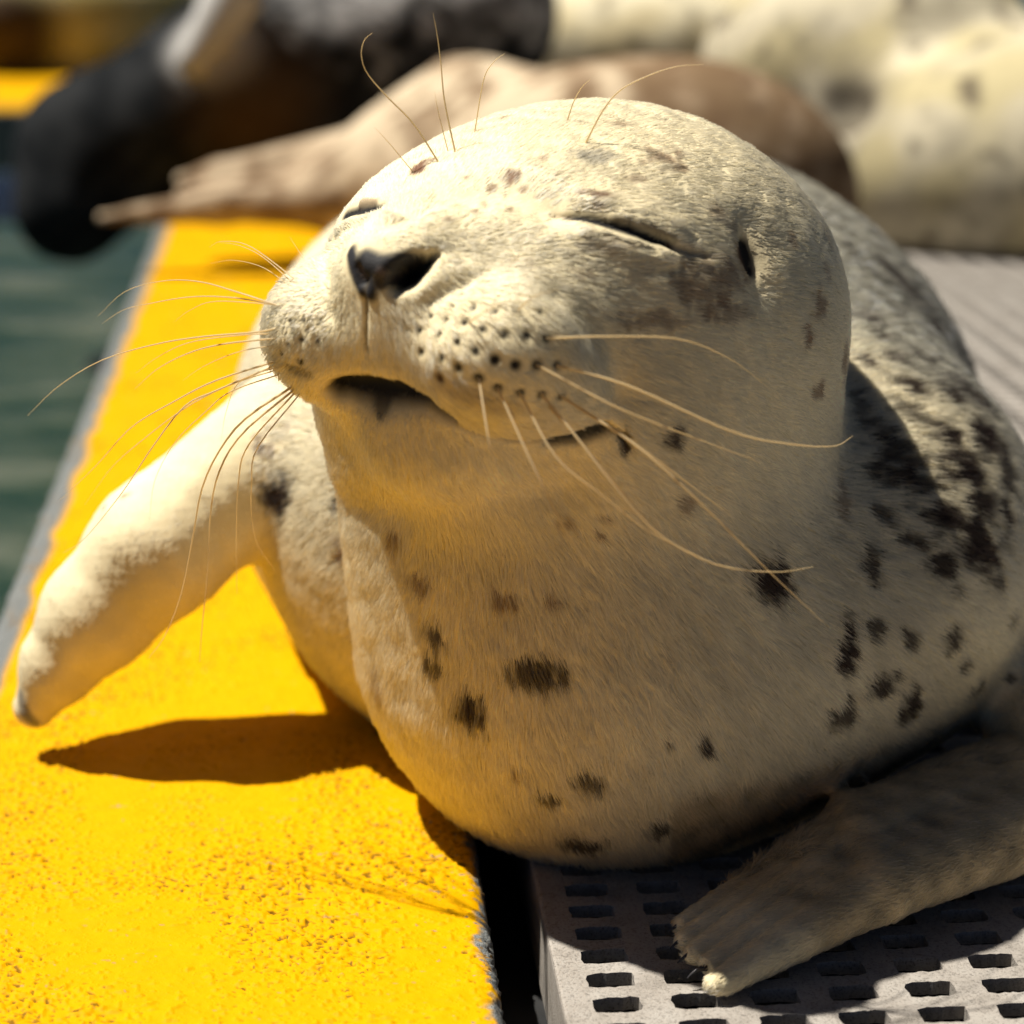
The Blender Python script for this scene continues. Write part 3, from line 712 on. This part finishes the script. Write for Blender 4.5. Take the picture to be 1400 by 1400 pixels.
Bw = [[(600,222),(566,170),(530,133),(502,100),(494,75),(498,55),(509,45)], [(622,208),(608,140),(603,90),(598,50),(592,18)], [(648,182),(661,110),(675,85),(690,73)],
 [(800,195),(825,150),(850,122),(890,102),(925,91),(962,88)], [(775,165),(784,140),(795,120),(807,108)], [(612,206),(599,152),(594,125)], [(565,235),(534,198),(512,174)]]
for k, p in enumerate(Bw): whisker(p, (1.4, 1.4, 1.0, 1.5, 1.1, .8, .8)[k], -40)

def claw(p, d, ln=30, r=7):
    p, d = np.asarray(p, float), np.asarray(d, float); d /= np.linalg.norm(d)
    path = np.array([p + d * ln * s + np.array([0, 0, -8 * s * s]) for s in np.linspace(-.4, 1, 8)])
    tube('claw', path, r * np.linspace(1.0, .12, 8) ** .8, M_CLAW, root, 8)
for (x, y) in ((30, 946),):
    q = at(x, y, 3440); claw(q, (-.75, -.3, -.5), 12, 8)
for (x, y) in FTIP[:4]: claw((x - 6, y - 4, 26), (-.9, -.35, -.1), 20, 5)

# ------------------------------------------------------------------ seals resting behind
def rest_seal(name_label, f, lo, hi, h, colour_fn, group='seals dozing on the dock behind'):
    v, q = nets(f, lo, hi, h); v = relax(v, q, f, 2)
    r = link('seal', None); b_ = np_mesh('body', v, q, M_REST, r)
    set_color(b_.data, 'coat', np.clip(colour_fn(v, vnormals(v, q)), .004, .9))
    tag(r, name_label, 'seal', group); return r
nzl, nzm, nzs = Noise(420, 9, 31), Noise(170, 9, 32), Noise(90, 9, 33)
def mixc(a, b, t): return np.asarray(a) * (1 - t[:, None]) + np.asarray(b) * t[:, None]
def st01(x, a, b): return np.clip((x - a) / (b - a), 0, 1)

# 1 pale cream spotted seal on the right
A0 = at(1490, 230, 8100); 
def f1(P):
    d = ell(P, A0 + [-150, 0, 0], (1000, 640, 560))
    d = smin(d, ell(P, at(1130, 90, 8500), (520, 450, 420)), 200)
    d = smin(d, ell(P, at(1260, 60, 8350), (420, 420, 420)), 150)
    d = smax(d, -(ell(P, at(1155, 150, 7890), (110, 150, 95))), 90)
    return smax(d, -(P[:, 2] - 3), 20)
def c1(v, n):
    c = mixc((.50, .43, .25), (.55, .49, .35), st01(nzl(v), -.5, .5))
    c = mixc(c, (.10, .08, .06), .85 * st01(nzm(v) + .4 * nzs(v), .75, 1.0))
    c = mixc(c, (.25, .22, .16), .6 * st01(nzs(v) * .6 + nzl(v + 900) * .6, .1, .8))
    return mixc(c, (.07, .06, .05), .8 * st01(np.linalg.norm((v - at(1165, 140, 7950)) * [1, .6, 1], axis=1), 240, 90))  # shading of the hollow painted dark into the coat
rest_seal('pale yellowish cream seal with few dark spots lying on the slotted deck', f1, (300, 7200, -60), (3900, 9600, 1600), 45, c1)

# 2 tan seal with brown back, hind flippers over the yellow beam
def f2(P):
    d = ell(P, at(905, 272, 7300), (700, 430, 500))
    d = smin(d, ell(P, at(720, 260, 7500), (640, 400, 400)), 220)
    d = smin(d, cone(P, at(640, 190, 7600), at(455, 262, 7500), 300, 150), 160)
    fl = cone(P, at(470, 278, 7450), at(300, 282, 7350), 95, 60)
    fl = smin(fl, cone(P, at(300, 282, 7350), at(140, 298, 7300), 66, 22), 40)
    fl = smin(fl, cone(P, at(440, 250, 7560), at(250, 268, 7480), 70, 36), 30)
    fl = smin(fl, cone(P, at(480, 210, 7650), at(300, 238, 7560), 95, 50), 35)
    fl = smin(fl, cone(P, at(300, 238, 7560), at(250, 246, 7550), 50, 30), 30)
    return smin(d, fl, 60)
def c2(v, n):
    px = 700 + v[:, 0] * FPX / (v[:, 1] * cp - (v[:, 2] - HCAM) * sp)
    hind = st01(v[:, 0], -560, -760)
    back = st01(v[:, 0] + 170 * nzm(v) + .5 * (v[:, 2] - 700), 60, 420)
    c = mixc(mixc((.56, .45, .31), (.42, .32, .21), st01(nzm(v) + .5 * nzs(v), 0, .9)), (.19, .125, .07), back)
    c = mixc(c, (.33, .24, .155), .7 * back * st01(nzm(v + 300) + .5 * nzs(v), .0, .6))
    c = mixc(c, (.10, .06, .035), .75 * st01(nzs(v) + nzm(v) * .5, .4, .9) * np.maximum(back, .1))
    c = mixc(c, (.16, .10, .055), .75 * st01(nzs(v) * .8 + nzm(v + 500), .2, .75))
    c = mixc(c, (.07, .045, .025), .6 * hind * st01(nzs(v) + .6 * nzm(v), .0, .6))
    return mixc(c, (.24, .155, .09), .6 * hind * (.75 + .25 * nzs(v)).clip(0, 1))
rest_seal('tan seal with brown back, its hind flippers stretched over the yellow beam', f2, (-1750, 6700, -300), (1700, 8200, 1500), 32, c2)

# 3 black seal with grey speckled shoulder at the dock edge
def f3(P):
    d = cone(P, at(130, 215, 9000), at(330, 120, 9200), 330, 400)
    d = smin(d, cone(P, at(330, 120, 9200), at(640, 20, 9500), 400, 420), 150)
    d = smin(d, cone(P, at(130, 215, 9000), at(95, 285, 8900), 320, 240), 120)
    fl = cone(P, at(320, -10, 8720), at(258, 85, 8680), 130, 60)
    d = smin(d, fl, 40)
    return d
def c3(v, n):
    c = mixc((.010, .011, .012), (.022, .023, .024), st01(nzm(v), -.4, .6))
    dep = v[:, 1] * cp - (v[:, 2] - HCAM) * sp; 
    up = st01(v[:, 2] + 120 * nzm(v), 560, 800) * st01(v[:, 0], -1150, -600)
    c = mixc(c, mixc((.42, .40, .38), (.06, .055, .05), st01(nzs(v), -.1, .6)), up)
    fl = st01(np.linalg.norm(v - at(285, 35, 8640), axis=1), 300, 200)
    c = mixc(c, (.50, .48, .45), fl)
    br = st01(np.linalg.norm(v - at(350, 130, 8800), axis=1), 420, 150)
    return mixc(c, (.09, .05, .02), br * .5)
rest_seal('black seal with a grey speckled back slumped at the dock edge over the water', f3, (-2900, 8000, -700), (700, 10300, 1900), 48, c3)

# 4 cream seal further back along the top
def f4(P):
    d = ell(P, at(900, 62, 10800), (1200, 560, 440))
    d = smin(d, ell(P, at(1230, 10, 11000), (600, 500, 480)), 200)
    d = smin(d, ell(P, at(690, -10, 10900), (520, 420, 330)), 200)
    return smax(d, -(P[:, 2] - 3), 20)
def c4(v, n):
    c = mixc((.74, .66, .46), (.66, .56, .34), st01(nzl(v), -.4, .6))
    c = mixc(c, (.2, .16, .1), .7 * st01(nzm(v) + .5 * nzs(v), .7, 1.0))
    return mixc(c, (.34, .33, .31), .85 * st01(v[:, 2] + 160 * nzl(v), 900, 1080))
rest_seal('pale cream seal with greyish back asleep beyond the tan seal', f4, (-1100, 9900, -60), (3500, 12200, 1700), 55, c4)

# 5 olive cream seal far off behind the yellow edge
def f5(P):
    d = ell(P, at(110, 20, 14300), (1000, 560, 560))
    d = smin(d, ell(P, at(10, 30, 13900), (300, 280, 280)), 150)
    return d
def c5(v, n):
    c = mixc((.42, .36, .15), (.50, .44, .24), st01(nzl(v), -.5, .5))
    q = st01(np.linalg.norm(v - at(5, 50, 13700), axis=1), 500, 250)
    return mixc(c, (.06, .04, .025), q)
rest_seal('olive cream seal with dark face far across the water', f5, (-4700, 12800, -500), (-1700, 15400, 1500), 70, c5)
